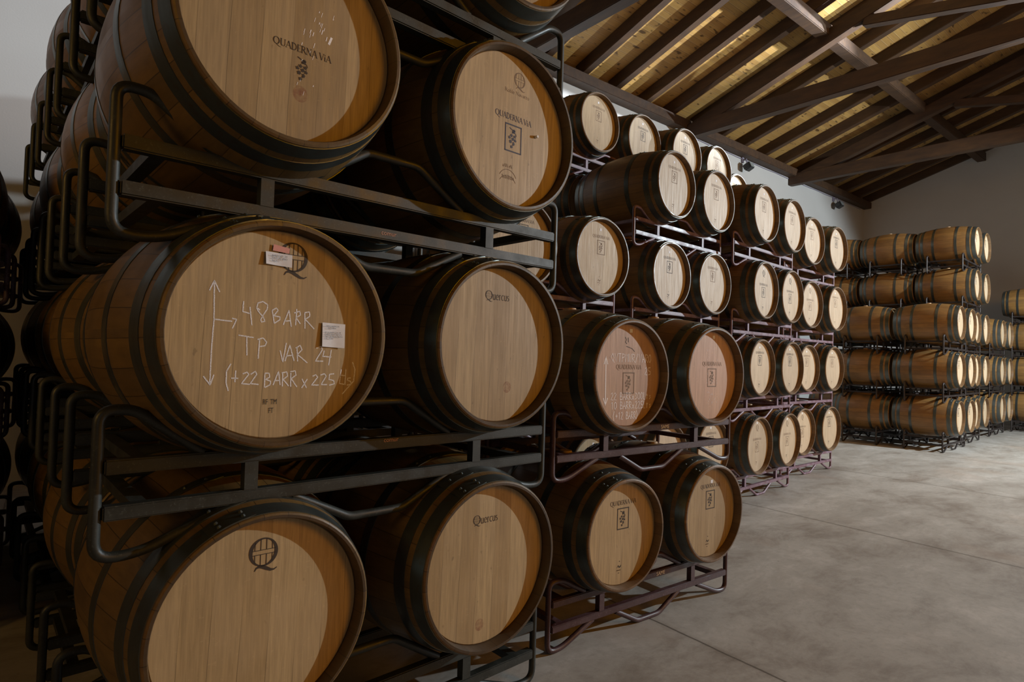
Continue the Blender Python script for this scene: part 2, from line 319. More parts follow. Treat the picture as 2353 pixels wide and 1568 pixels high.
# ---------------------------------------------------------------- barrels
DEP = .044
def rad(K, y):
    t = 2 * y / K['L'] - 1
    return K['Rb'] - (K['Rb'] - K['Rc']) * t * t
def barrel_meshes(K, key):
    L, Rc = K['L'], K['Rc']; th = .015; D = {}
    bm = bmesh.new(); N = 26
    outer = [(L * i / N, rad(K, L * i / N) - (.004 if i in (0, N) else 0)) for i in range(N + 1)]
    prof = outer[:1] + [(.004, rad(K, .004))] + outer[1:-1] + [(L - .004, rad(K, L - .004))] + outer[-1:]
    prof = prof + [(L, Rc - th + .003), (L - .006, Rc - th), (L - DEP - .012, Rc - th - .004), (L - DEP - .012, .05), (L - DEP - .02, .05), (L - DEP - .02, .04), (DEP + .02, .04), (DEP + .02, .05), (DEP + .012, .05), (DEP + .012, Rc - th - .004), (.006, Rc - th), (0, Rc - th + .003)]
    lathe(bm, prof, 72, True); bmesh.ops.recalc_face_normals(bm, faces=bm.faces[:])
    D['staves'] = me = mesh_from(bm, key + '_staves', M['staves' if key == 'A' else 'light_staves'], 35)
    me.materials.append(M['dark_chime' if key == 'A' else 'chime'])
    for p in me.polygons:
        c = p.center; rr = sqrt(c.x * c.x + c.z * c.z)
        if rr < Rc - .004 and (c.y < DEP + .03 or c.y > L - DEP - .03): p.material_index = 1
    for i, flip in enumerate((False, True)):
        bm = bmesh.new(); y0 = L - DEP if flip else DEP; y1 = y0 + (-.012 if flip else .012); r = Rc - th - .0005
        lathe(bm, [(y0, .001), (y0, r * .5), (y0, r - .006), (y0 + (y1 - y0) * .5, r), (y1, r)], 72)
        bmesh.ops.holes_fill(bm, edges=bm.edges[:], sides=80); bmesh.ops.recalc_face_normals(bm, faces=bm.faces[:])
        D['back' if flip else 'front'] = bm
    for nm in ('head', 'head_pale', 'head_pink'):
        D['front_' + nm] = mesh_from(D['front'].copy(), key + '_front_' + nm, M[nm], 30)
    D['front'].free(); D['back'] = mesh_from(D['back'], key + '_back_head', M['head'], 30)
    # hoops: (start, width, rivets)
    hs = [(.009, .052, 4), (.088, .048, 2), (.29 * L, .042, 2)]
    D['hoops'] = []
    for a, wd, nr in hs + [(L - a - w_, w_, n) for a, w_, n in hs]:
        bm = bmesh.new(); n = 4; e = .0006
        top = [(a + wd * i / n, rad(K, a + wd * i / n) + e + .0014) for i in range(n + 1)]; bot = [(y, r - .0026) for y, r in top[::-1]]
        lathe(bm, top + bot, 72, True)
        # riveted lap near the top
        t0 = R_(97); t1 = t0 + .16 / K['Rb']; pl = []
        for k in range(7):
            t = t0 + (t1 - t0) * k / 6; ins = .006 if k in (0, 6) else 0
            pl.append([bm.verts.new((r * cos(t), y, r * sin(t))) for y, r in ((a + ins, rad(K, a) + .0038), (a + wd / 2, rad(K, a + wd / 2) + .0042), (a + wd - ins, rad(K, a + wd) + .0038))])
        for p, q in zip(pl, pl[1:]):
            for k in range(2): bm.faces.new((p[k], p[k + 1], q[k + 1], q[k]))
        for rim in ([p[0] for p in pl], [p[2] for p in pl], pl[0], pl[-1]):
            low = [bm.verts.new((v.co.x * .99, v.co.y, v.co.z * .99)) for v in rim]
            for k in range(len(rim) - 1): bm.faces.new((rim[k], rim[k + 1], low[k + 1], low[k]))
        for k in range(nr):
            t = t0 + (t1 - t0) * (.25 + .5 * (k // 2)); y = a + wd * (.3 if k % 2 else .7)
            if nr == 2: t = t0 + (t1 - t0) * (.3 + .4 * k); y = a + wd * .5
            r = rad(K, y) + .0055; c = Vector((r * cos(t), y, r * sin(t))); nrm = Vector((cos(t), 0, sin(t))); tg = Vector((-sin(t), 0, cos(t)))
            mt = Matrix((tg, Vector((0, 1, 0)), nrm)).transposed().to_4x4(); mt.translation = c
            bmesh.ops.create_cone(bm, cap_ends=True, segments=8, radius1=.0075, radius2=.0035, depth=.006, matrix=mt)
        bmesh.ops.recalc_face_normals(bm, faces=bm.faces[:])
        D['hoops'].append(mesh_from(bm, key + '_hoop', M['hoop'], 35))
    bm = bmesh.new(); mt = Matrix.Translation((0, L * .5, K['Rb'] + .002))
    bmesh.ops.create_cone(bm, cap_ends=True, segments=20, radius1=.036, radius2=.032, depth=.014, matrix=mt)
    D['bung'] = mesh_from(bm, key + '_bung', M['bung'], 30)
    K['D'] = D
KINDS = {
    'A': dict(L=1.00, Rc=.309, Rb=.385, p=.848, h=.6256, dz=.8205, rail=.038, tr=.0145, paint='black_paint', fy=(.18, .75)),
    'B': dict(L=.93, Rc=.269, Rb=.338, p=.747, h=.5488, dz=.7799, rail=.034, tr=.0135, paint='deep_maroon_paint', fy=(.18, .72)),
    'C': dict(L=.95, Rc=.285, Rb=.348, p=.738, h=.576, dz=.7848, rail=.032, tr=.013, paint='maroon_paint', fy=(.18, .74)),
    'F': dict(L=.95, Rc=.283, Rb=.348, p=.733, h=.585, dz=.800, rail=.032, tr=.013, paint='dark_paint', fy=(.18, .74)),
}
for k, K in KINDS.items(): barrel_meshes(K, k)

# ---------------------------------------------------------------- racks
def rack_meshes(K, key):
    p = K['p']; q = p / .848; hw = .80 * p / .848 * (1.0 if key == 'A' else 1.02); a = K['rail']; tr = K['tr']; P = M[K['paint']]
    zr = K['h'] - .605                                  # lift of the saddle with the size of the barrel
    zl, zu, zt = .130, .248, .408
    if key != 'A': zl, zu, zt = .118, .236, .352
    D = dict(rails=[], tubes=[], struts=[], bars=[])
    for y in K['fy']:
        for z in (zl, zu):
            bm = bmesh.new(); box(bm, (0, y, z), (2 * hw - 2 * tr, a, a)); bevel_all(bm, .004, 2); D['rails'].append(mesh_from(bm, key + '_rail', P, 40))
        for sx in (-1, 1):
            x = sx * p / 2
            bm = bmesh.new(); box(bm, (x, y, (zl + zu) / 2), (a, a * .9, zu - zl - a)); D['struts'].append(mesh_from(bm, key + '_strut', P))
            c, o = p / 2 + .13 * q, p / 2 + .30 * q
            pts = [(sx * c, zu + a / 2), (sx * (o), zt - tr), (sx * hw, zt - tr), (sx * hw, tr), (sx * (hw - .10 * q), tr), (sx * (hw - .335 * q), zl - a / 2)]
            bm = bmesh.new(); tube(bm, fillet([(u, y, z) for u, z in pts], [0, .03, .085 * q, .085 * q, .05, 0], 6), tr, 10); D['tubes'].append(mesh_from(bm, key + '_end', P, 60))
        ci, fl = p / 2 - .13 * q, .10 * q
        bm = bmesh.new(); tube(bm, fillet([(u, y, z) for u, z in ((-ci, zu + a / 2), (-fl, zt - tr), (fl, zt - tr), (ci, zu + a / 2))], .022, 4), tr, 10); D['tubes'].append(mesh_from(bm, key + '_hump', P, 60))
        bm = bmesh.new(); tube(bm, fillet([(u, y, z) for u, z in ((-ci, zl - a / 2), (-fl, tr), (fl, tr), (ci, zl - a / 2))], .022, 4), tr, 10); D['tubes'].append(mesh_from(bm, key + '_hump', P, 60))
    y0, y1 = K['fy']
    for sx in (-1, 1):
        for z in (zl, zu):
            bm = bmesh.new(); box(bm, (sx * (hw - .10 * q), (y0 + y1) / 2, z), (a, y1 - y0 - a, a * .8)); D['bars'].append(mesh_from(bm, key + '_bar', P))
    K['RD'] = D
for k, K in KINDS.items(): rack_meshes(K, k)
TUBE_NAMES = ['end_tube', 'end_tube', 'saddle_tube', 'foot_tube'] * 2
def make_rack(K, loc, rz, label):
    t = empty('barrel_rack', loc, rz); tag(t, label, 'rack', 'two-barrel steel racks'); D = K['RD']
    for me in D['rails']: link('rail', me, t)
    for me in D['struts']: link('strut', me, t)
    for n, me in zip(TUBE_NAMES, D['tubes']): link(n, me, t)
    for me in D['bars']: link('cross_bar', me, t)
    return t
def make_barrel(K, loc, rz, label, head='head', roll=0.0):
    """loc is the axis point of the front rim"""
    t = empty('wine_barrel', (loc[0], loc[1], loc[2] - K['Rb']), rz); tag(t, label, 'barrel', 'oak wine barrels'); D = K['D']; z = (0, 0, K['Rb'])
    b = link('staves', D['staves'], t, z)
    for me in D['hoops']: link('hoop', me, t, z)
    h = link('front_head', D['front_' + head], t, z); link('back_head', D['back'], t, z); link('bung', D['bung'], t, z)
    return t, h
ROW = ['bottom', 'second', 'third', 'fourth', 'fifth']
RANK = ['front', 'second', 'third', 'fourth']
BAR = {}; RCK = {}
def stack(key, kind, x, y, deg, rows, ranks, desc, head='head', jit={}, rows_from=None, ry={}, zb={}, zr={}, rackdx=0.0):
    K = KINDS[kind]; a = R_(deg); e = Vector((cos(a), sin(a), 0)); n = Vector((-sin(a), cos(a), 0))
    colour = {'A': 'black', 'F': 'dark'}.get(kind, 'maroon')
    for rk in range(ranks):
        for r in range(rows):
            rank = '%s rank, ' % RANK[rk] if ranks > 1 else ''
            base = Vector((x, y, 0)) + n * (rk * (K['L'] + .04)) + n * ry.get(r, 0)
            zc = K['h'] + r * K['dz'] + zb.get(r, 0)
            rl = '%s steel rack under %s row, %s%s' % (colour, ROW[r], rank, desc)
            RCK[key, r, rk] = make_rack(K, base + e * (K['p'] / 2 + rackdx) + Vector((0, 0, r * K['dz'] + (.022 + .008 * (r == 2) + zr.get(r, 0) if r else 0))), a, rl)
            for sd in (0, 1):
                jx, jy = jit.get((sd, r), (0, 0)) if rk == 0 else (random.uniform(-.01, .01), random.uniform(-.015, .015) + jit.get((sd, r), (0, 0))[1])
                c = base - n * ry.get(r, 0) + e * (sd * K['p'] + jx) + n * jy + Vector((0, 0, zc))
                lb = '%s oak barrel, %s row, %s%s' % (('left', 'right')[sd], ROW[r], rank, desc)
                BAR[key, sd, r, rk] = make_barrel(K, c, a + R_(random.uniform(-.4, .4)), lb, head if rk == 0 else 'head')
random.seed(4)
stack('S1', 'A', .602, 1.678, 1.466, 4, 4, 'nearest black-rack stack', 'head', {(0, 1): (-.004, -.034), (1, 1): (-.012, -.008), (0, 0): (.008, .045), (1, 0): (-.03, .003), (0, 2): (-.019, -.095), (1, 2): (.001, -.022), (1, 3): (0, -.04), (0, 3): (0, -.03)}, ry={1: -.02, 2: -.06, 3: -.07}, zb={3: -.045}, zr={3: -.067}, rackdx=-.02)
stack('S2', 'B', 2.342, 1.806, -3.74, 2, 1, 'low two-row maroon stack beside the black racks', 'head', {(0, 1): (-.006, -.016), (1, 1): (-.013, .02), (0, 0): (.011, .014), (1, 0): (.009, .029)})
stack('S3', 'C', 2.569, 2.861, -.992, 3, 1, 'three-row stack behind the low maroon stack', 'head', {(1, 2): (.004, -.015)})
stack('S4', 'C', 4.391, 2.972, .836, 4, 1, 'nearest four-row stack along the aisle', 'head_pale', {(0, 3): (.004, -.02), (1, 3): (-.001, -.004), (0, 2): (.004, .009), (1, 2): (-.006, .014)})
stack('S5', 'C', 5.857, 2.883, 2.016, 4, 1, 'middle four-row stack along the aisle', 'head_pale', {(0, 3): (.006, -.012), (1, 3): (.007, .005), (0, 2): (.007, -.021), (1, 2): (-.01, .007), (0, 0): (-.017, .005), (1, 0): (.006, .019)})
stack('S6', 'C', 7.556, 3.134, -1.142, 4, 1, 'farthest four-row stack along the aisle', 'head_pale', {(0, 3): (.004, -.035), (1, 3): (-.009, -.032), (0, 2): (.004, -.025), (1, 2): (0, -.028), (0, 0): (-.001, .041), (1, 0): (.004, .027)})
stack('T1', 'C', 4.372, 3.96, .654, 5, 1, 'nearest five-row stack against the wall', 'head', {(0, 4): (0, -.135), (1, 4): (0, -.125)}, ry={4: -.13})
stack('T2', 'C', 5.762, 3.90, .394, 5, 1, 'middle five-row stack against the wall', 'head', {(0, 4): (0, -.15), (1, 4): (0, -.12)}, ry={4: -.135})
stack('T3', 'C', 7.653, 4.16, 0, 5, 1, 'farthest five-row stack against the wall', 'head')
stack('F1', 'F', 12.263, 2.616, 0, 3, 2, 'three-row stack at the far end', 'head_pale')
stack('F2', 'F', 13.798, 2.699, .32, 5, 3, 'five-row stack at the far end', 'head_pale')
stack('F3', 'F', 16.2, 2.73, 0, 3, 1, 'three-row stack behind the far five-row stack', 'head_pale')
stack('G', 'F', 18.05, 2.10, 0, 4, 1, 'dim stack at the right edge', 'head')
stack('L', 'C', -1.107, 3.72, -4.5, 3, 2, 'dark stack at the left edge', 'head')

# ---------------------------------------------------------------- marks on the heads (flat prints lying on the wood)
EPS = .0006
class Print:
    """flat figures in the plane of a barrel head, u to the right, v up, metres"""
    def __init__(s): s.bm = bmesh.new(); s.lay = 0
    def poly(s, pts, lay=0):
        vs = [s.bm.verts.new((u, DEP - EPS - lay * .0004, v)) for u, v in pts]
        try: s.bm.faces.new(vs)
        except ValueError: pass
    def line(s, pts, w0, w1=None, lay=0):
        pts = [Vector(p) for p in pts]; n = len(pts); L = []; Rr = []
        for i, p in enumerate(pts):
            d = (pts[min(i + 1, n - 1)] - pts[max(i - 1, 0)]); d = d.normalized() if d.length else Vector((1, 0)); q = Vector((-d.y, d.x))
            t = i / max(1, n - 1); wd = (w0 if w1 is None else (w0 * (1 - t) + w1 * t) if not callable(w1) else w1(t)) / 2
            L.append(p + q * wd); Rr.append(p - q * wd)
        for i in range(n - 1): s.poly([Rr[i], Rr[i + 1], L[i + 1], L[i]], lay)
    def ring(s, c, rx, ry, wside, wtop, a0=0, a1=2 * pi, n=32, tilt=0.0):
        pts = []
        for k in range(n + 1):
            t = a0 + (a1 - a0) * k / n; w_ = wtop + (wside - wtop) * cos(t - tilt) ** 2
            pts.append((t, w_))
        for (t, a), (t2, b) in zip(pts, pts[1:]):
            s.poly([(c[0] + (rx + d) * cos(tt), c[1] + (ry + d) * sin(tt)) for tt, d in ((t, a / 2), (t2, b / 2), (t2, -b / 2), (t, -a / 2))][::-1])
    def build(s, name, mat, parent, label=None):
        bmesh.ops.recalc_face_normals(s.bm, faces=s.bm.faces[:])
        for f in s.bm.faces:
            if f.normal.y > 0: f.normal_flip()
        o = link(name, mesh_from(s.bm, name, mat), parent)
        if label: o['label'] = label
        return o
def arc(cx, cy, rx, ry, a0, a1, n=10): return [(cx + rx * cos(R_(a0 + (a1 - a0) * k / n)), cy + ry * sin(R_(a0 + (a1 - a0) * k / n))) for k in range(n + 1)]
TH, TN_ = .13, .05   # thick and thin strokes of the serif capitals (height 1)
def serif(x, y, w_=.26): return ([(x - w_ / 2, y), (x + w_ / 2, y)], TN_)
GL = {
 'Q': (.98, [(arc(.45, .5, .40, .47, 0, 360, 28), None), ([(.42, .03), (.62, -.10), (.9, -.24), (1.15, -.26)], (.06, .11, .03))]),
 'U': (.80, [([(.14, .97), (.14, .35)] + arc(.42, .33, .28, .30, 180, 360, 12)[1:6], TH), (arc(.42, .33, .28, .30, 270, 360, 6) + [(.70, .97)], TN_ + .02), serif(.14, .97), serif(.70, .97)]),
 'A': (.82, [([(.08, .02), (.42, 1.0)], TN_), ([(.42, 1.0), (.76, .02)], TH), ([(.2, .36), (.64, .36)], TN_), serif(.08, .02), serif(.76, .02)]),
 'D': (.84, [([(.16, .02), (.16, .98)], TH), ([(.04, .97), (.35, .97)] + arc(.35, .5, .40, .47, 90, -90, 14) + [(.04, .03)], TN_ + .05)]),
 'E': (.62, [([(.16, .02), (.16, .98)], TH), ([(.04, .97), (.54, .97), (.55, .83)], TN_), ([(.16, .52), (.46, .52)], TN_), ([(.04, .03), (.56, .03), (.60, .18)], TN_)]),
 'R': (.78, [([(.16, .02), (.16, .98)], TH), ([(.04, .97), (.36, .97)] + arc(.36, .75, .22, .22, 90, -90, 8) + [(.16, .53)], TN_ + .04), ([(.36, .53), (.78, .0)], TH), serif(.16, .02)]),
 'N': (.86, [([(.14, .02), (.14, .98)], TN_), ([(.12, .98), (.72, .0)], TH), ([(.72, .0), (.72, .98)], TN_), serif(.14, .02), serif(.08, .97, .2), serif(.72, .97)]),
 'V': (.76, [([(.06, .97), (.38, .0)], TH), ([(.38, .0), (.70, .97)], TN_), serif(.06, .97), serif(.70, .97)]),
 'i': (.30, [([(.13, .02), (.13, .62)], TH), serif(.13, .02, .2), ([(.07, .82), (.21, .82)], .13)]),
 'u': (.56, [([(.12, .62), (.12, .2)] + arc(.26, .18, .14, .17, 180, 300, 6), TH * .9), ([(.44, .64), (.44, .02)], TH * .9), ([(.3, .06), (.42, .16)], TN_), serif(.09, .63, .16), serif(.41, .63, .16), serif(.48, .02, .14)]),
 'e': (.50, [(arc(.26, .33, .19, .31, 0, 315, 16), TH * .8), ([(.08, .34), (.45, .36)], TN_)]),
 'r': (.42, [([(.14, .02), (.14, .64)], TH * .9), (arc(.28, .46, .14, .17, 170, 60, 6), TH * .7), serif(.14, .02, .22), serif(.1, .63, .16)]),
 'c': (.46, [(arc(.26, .33, .19, .31, 50, 310, 14), TH * .8)]),
 's': (.40, [(arc(.19, .48, .12, .15, 50, 250, 8) + arc(.19, .18, .13, .16, 80, -130, 8), TH * .75)]),
 'o': (.52, [(arc(.26, .32, .19, .30, 0, 360, 18), TH * .7)]),
 'b': (.54, [([(.12, 1.0), (.12, .04)], TH * .8), (arc(.26, .32, .18, .30, 150, -160, 12), TH * .7)]),
 'l': (.28, [([(.13, 1.0), (.13, .02)], TH * .8), serif(.13, .02, .2)]),
 'a': (.48, [(arc(.2, .18, .14, .17, 0, 360, 12), TH * .6), (arc(.2, .45, .17, .17, 140, 0, 6) + [(.37, .02)], TH * .8)]),
 'v': (.50, [([(.06, .62), (.26, .02)], TH * .8), ([(.26, .02), (.45, .62)], TN_)]),
 ' ': (.34, []),
}
def text(P, s_, u, v, h, width=None, ang=0.0, bold=1.0):
    adv = sum(GL[c][0] for c in s_); kx = h if width is None else width / adv; x = 0
    for ch in s_:
        a, strokes = GL[ch]
        for pts, wd in strokes:
            q = []
            for px, py in pts:
                X, Y = (x + px) * kx, py * h; q.append((u + X * cos(ang) - Y * sin(ang), v + X * sin(ang) + Y * cos(ang)))
            if wd is None: P.line(q, 0, lambda t: bold * h * (.05 + .10 * abs(cos(2 * pi * t))))
            elif isinstance(wd, tuple): P.line(q, 0, lambda t, w_=wd: bold * h * (w_[0] * (1 - t) ** 2 + w_[1] * 2 * t * (1 - t) + w_[2] * t * t))
            else: P.line(q, wd * h * bold)
        x += a
def blob(P, u, v, r, seed):
    rg = random.Random(seed); n = 14; pts = []
    for k in range(n):
        rr = r * (rg.uniform(.9, 1.3) if k % 3 == 0 else rg.uniform(.6, .85)); pts.append((u + rr * cos(2 * pi * k / n), v + rr * sin(2 * pi * k / n)))
    for k in range(n): P.poly([(u, v), pts[k], pts[(k + 1) % n]])
def grapes(P, u, v, h):
    """bunch hanging from its top (u, v), height h"""
    P.line([(u - .22 * h, v), (u - .08 * h, v - .06 * h), (u + .04 * h, v - .10 * h)], .045 * h)
    for i, (x, y, r) in enumerate(((.04, -.14, .11), (.10, -.10, .07), (-.01, -.19, .06))): blob(P, u + x * h, v + y * h, r * h, 3 + i)
    P.line([(u + .10 * h, v - .17 * h), (u + .18 * h, v - .24 * h), (u + .22 * h, v - .34 * h)], .03 * h)
    for i, (x, y, r) in enumerate(((-.09, -.36, .085), (.12, -.38, .09), (-.22, -.47, .085), (0, -.52, .10), (.15, -.56, .08), (-.15, -.66, .10), (.05, -.72, .085), (-.08, -.90, .085), (.02, -.80, .05))): blob(P, u + x * h, v + y * h, r * h, 20 + i)
def boxed(P, u, v, w_, h):
    t = .0052; x0, x1, y0, y1 = u - w_ / 2, u + w_ / 2, v - h, v
    P.line([(x0, y1), (x1, y1)], t); P.line([(x0, y0), (x1, y0)], t); P.line([(x0 + t / 2, y0), (x0 + t / 2, y1)], t); P.line([(x1 - t / 2, y0), (x1 - t / 2, y1)], t)
    grapes(P, u - .002, v - .12 * h, h * .78)
def winery(P, u, base, sc_=1.0, frame=True):
    text(P, 'QUADERNA ViA', u - .091 * sc_, base, .022 * sc_, .182 * sc_)
    if frame: boxed(P, u, base - .018 * sc_, .084 * sc_, .100 * sc_)
    else: grapes(P, u, base - .016 * sc_, .072 * sc_)
def qlogo(P, u, v, s_, bars=4, light=1.0):
    """barrel shaped Q, ring centre (u, v), ring height s_"""
    r = s_ / 2
    P.ring((u, v), r * .93, r, .13 * s_ * light, .05 * s_ * light, tilt=R_(-12))
    for k in range(bars):
        x = -.62 + 1.24 * k / (bars - 1); yy = sqrt(max(0, 1 - (x / .95) ** 2)) * r
        P.line([(u + x * r, v + yy), (u + x * r * 1.03, v + .16 * r)], .028 * s_ * light); P.line([(u + x * r * 1.03, v - .16 * r), (u + x * r, v - yy)], .028 * s_ * light)
    for d in (.16, -.16): P.line([(u - .9 * r, v + d * r), (u + .9 * r, v + d * r)], .024 * s_ * light)
    q = [(-.62, -1.32), (-.50, -1.12), (-.30, -1.03), (-.05, -1.08), (.25, -1.24), (.55, -1.40), (.80, -1.42), (1.02, -1.30)]
    P.line([(u + a * r, v + b * r) for a, b in q], 0, lambda t: s_ * light * (.03 + .10 * sin(pi * min(1, t * 1.02)) ** 1.5))
def emblem(P, u, v, s_=1.0):
    P.line([(u - .014 * s_, v - .004), (u - .004 * s_, v + .006 * s_), (u + .003 * s_, v - .003 * s_), (u + .012 * s_, v + .001), (u + .016 * s_, v + .008 * s_)], 0, lambda t: s_ * (.001 + .007 * sin(pi * t)))
    blob(P, u + .004, v + .026 * s_, .0032 * s_, 7)
    for k in range(6): P.line([(u - .014 * s_ + k * .005 * s_, v - .014), (u - .014 * s_ + k * .005 * s_, v - .019)], .0022)
    P.line([(u - .006, v - .030), (u + .004, v - .030)], .003)
def sticker(h, u, v, w_=.021, hh=.018, name='paper_label'):
    P = Print(); P.poly([(u - w_ / 2, v - hh / 2), (u + w_ / 2, v - hh / 2), (u + w_ / 2, v + hh / 2), (u - w_ / 2, v + hh / 2)], 1); P.build(name, M['paper'], h, 'small white paper label')
def mark(key, f, mat='ink', name='brand_print'):
    P = Print(); f(P); P.build(name, M[mat], BAR[key][1])
def relabel(key, s_): BAR[key][0]['label'] = s_
def bfont(body, size, mat, parent, loc, name, ext=0.0, align='LEFT', sx=1.0, rot=(pi / 2, 0, 0), space=1.0):
    c = bpy.data.curves.new(name, 'FONT'); c.body = body; c.size = size; c.align_x = align; c.space_line = space; c.resolution_u = 3
    tmp = bpy.data.objects.new(name, c); COL.objects.link(tmp); bpy.context.view_layer.update()
    me = bpy.data.meshes.new_from_object(tmp.evaluated_get(bpy.context.evaluated_depsgraph_get())); bpy.data.objects.remove(tmp); bpy.data.curves.remove(c)
    me.materials.clear(); me.materials.append(mat); o = link(name, me, parent, loc, rot); o.scale = (sx, 1, 1); return o
K = 'S1'
# top left: bunch of grapes without a frame, red stamp
mark((K, 0, 2, 0), lambda P: winery(P, .025, -.040, .90, False))
P = Print(); P.ring((.022, -.155), .010, .012, .022, .022, n=24); P.build('wine_stamp', M['stamp'], BAR[K, 0, 2, 0][1], 'faded red round stamp')
P = Print()
for i in range(26):
    rg = random.Random(i); x = rg.uniform(.01, .07) + (.02 if i % 3 else 0); y = rg.uniform(-.16, .10); l = rg.uniform(.004, .016); P.line([(x + .25 * y, y), (x + .25 * (y + l), y + l)], rg.uniform(.0010, .0024))
P.line([(.098, .012), (.106, .035)], .0065); P.build('chalk_writing', M['chalk_faint'], BAR[K, 0, 2, 0][1], 'white chalk streaks')
def m_top_right(P):
    winery(P, .014, .040, 1.02)
mark((K, 1, 2, 0), m_top_right, 'blue_ink')
mark((K, 1, 2, 0), lambda P: (qlogo(P, .040, .205, .056, 4, .7), text(P, 'Roble Navarro', -.036, .143, .0145, .128, 0, .8)), 'faint_ink', 'cooper_print')
mark((K, 1, 2, 0), lambda P: (P.line(arc(-.008, -.205, .048, .052, 150, 30, 12), .0022), P.line(arc(-.008, -.222, .046, .046, 150, 30, 12), .0018), text(P, 'aAN eN', -.036, -.146, .013, .05), [P.line([(-.036 + .008 * k, -.176 - .003 * (k % 2)), (-.033 + .008 * k, -.19)], .003) for k in range(8)]), 'faint_ink', 'toast_print')
bm = bmesh.new(); bmesh.ops.create_cone(bm, cap_ends=True, segments=14, radius1=.0062, radius2=.0052, depth=.014, matrix=Matrix.Translation((.133, DEP - .006, .009)) @ Matrix.Rotation(pi / 2, 4, 'X'))
link('sample_plug', mesh_from(bm, 'sample_plug', M['plug'], 40), BAR[K, 1, 2, 0][1])
# second row left: chalk, Q mark, two paper labels
CH = [[-176,133,-173,33,-176,-43,-177,-140],[-187,106,-176,133,-162,104],[-193,-117,-176,-140,-168,-113],[-173,32,-128,29],[-129,37,-117,35,-127,10],[-101,85,-102,57,-84,53],[-84,71,-77,21],[-57,64,-66,71,-63,84,-50,88,-37,81,-38,68,-49,49,-54,38,-52,32,-43,34,-48,46,-62,61,-67,71],[-24,66,-17,30],[-24,66,-13,73,-8,67,-19,51,-2,49,-2,41,-17,30],[8,27,23,70,31,23],[13,38,26,40],[45,75,43,28],[38,63,54,69,56,58,44,50,57,33],[69,65,71,20],[68,66,83,69,84,56,71,47,99,20],[-111,-7,-71,-12],[-89,-10,-87,-61],[-55,-15,-57,-69],[-61,-17,-46,-12,-36,-23,-40,-33,-55,-36],[2,-45,11,-77,19,-23],[17,-75,29,-29,43,-74],[20,-60,40,-57],[50,-34,53,-75],[46,-37,59,-29,65,-41,52,-55,82,-79],[107,-35,123,-30,126,-40,106,-73,130,-73],[132,-42,128,-59,155,-60],[154,-39,147,-85],[-127,-84,-137,-104,-137,-134,-131,-156],[-125,-122,-107,-123],[-114,-102,-115,-133],[-96,-111,-85,-106,-80,-112,-98,-137,-76,-139],[-75,-112,-63,-104,-59,-112,-75,-137,-53,-140],[-37,-109,-37,-148],[-37,-109,-26,-109,-24,-120,-35,-126,-21,-131,-22,-141,-36,-148],[-14,-142,0,-104,6,-142],[-11,-130,5,-129],[12,-109,12,-146],[9,-108,23,-105,26,-117,14,-126,30,-145],[35,-108,36,-147],[33,-105,47,-102,50,-114,37,-124,54,-148],[68,-125,82,-151],[84,-125,68,-151],[99,-117,109,-113,115,-120,97,-143,119,-143],[123,-114,135,-110,141,-117,126,-142,145,-142],[166,-110,151,-112,150,-127,165,-130,167,-140,151,-144],[188,-97,184,-139,199,-142],[203,-95,202,-144],[186,-114,204,-116],[220,-123,211,-123,209,-130,220,-133,221,-142,208,-144],[224,-74,233,-97,230,-132,194,-171]]
H = BAR[K, 0, 1, 0][1]
mark((K, 0, 1, 0), lambda P: qlogo(P, .030, .221, .080, 5, .95))
def chalk_strokes(lines, name, label):
    P = Print(); rg = random.Random(5)
    for l in lines:
        pts = [(l[i] / 1000, l[i + 1] / 1000) for i in range(0, len(l), 2)]; q = []
        for a, b in zip(pts, pts[1:]):
            n = max(2, int((Vector(b) - Vector(a)).length / .004))
            q += [(a[0] + (b[0] - a[0]) * k / n + rg.uniform(-.0003, .0003), a[1] + (b[1] - a[1]) * k / n + rg.uniform(-.0003, .0003)) for k in range(n)]
        P.line(q + [pts[-1]], .0034)
    P.build(name, M['chalk'], H, label)
chalk_strokes(CH[:5], 'chalk_arrow', 'white chalk arrows'); chalk_strokes(CH[5:], 'chalk_writing', 'white chalk lettering')
bfont('RF  TM', .021, M['ink'], H, (-.040, DEP - .001, -.195), 'stencil_print', sx=.62); bfont('FT', .021, M['ink'], H, (-.024, DEP - .001, -.219), 'stencil_print', sx=.62)
def note(corners, lines, size, u, v, name, tilt=0.0, lift=.006):
    """a paper sheet standing slightly off the head"""
    bm = bmesh.new(); n = 6; (a, b, c, d) = [Vector(q) for q in corners]; g = []
    for i in range(n + 1):
        row = []
        for j in range(n + 1):
            x, y = i / n, j / n; p = (a * (1 - x) + b * x) * (1 - y) + (d * (1 - x) + c * x) * y
            row.append(bm.verts.new((p.x, DEP - .002 - lift * (.35 + .65 * abs(x - .5) * 2) * (.4 + .6 * (1 - y)), p.y)))
        g.append(row)
    for i in range(n):
        for j in range(n): bm.faces.new((g[i][j], g[i + 1][j], g[i + 1][j + 1], g[i][j + 1]))
    o = link(name, mesh_from(bm, name, M['paper'], 60), H); o['label'] = 'white paper note'
    bfont(lines, size, M['print'], o, (u, DEP - .003 - lift * 1.02, v), 'printed_text', rot=(pi / 2, tilt, 0), space=1.1)
note([(-.048, .193), (.024, .190), (.025, .226), (-.049, .228)], 'BARRICAS:  24\nTIPO DE VINO\nTINTO', .0068, -.034, .216, 'paper_note')
note([(.122, -.030), (.192, -.033), (.194, .039), (.122, .041)], '  TIPOS BARRICAS\n      NAVARRA\n\nNº DE BARRICAS: 48\nCAPACIDAD: 300 LTS\nTIPO DE VINO: TINTO\nLTS: 14.400', .0056, .128, .029, 'paper_note')
P = Print(); P.poly([(-.030, .232), (.016, .229), (.017, .244), (-.028, .250)], 9); P.build('adhesive_tape', M['pink'], H, 'pink adhesive tape')
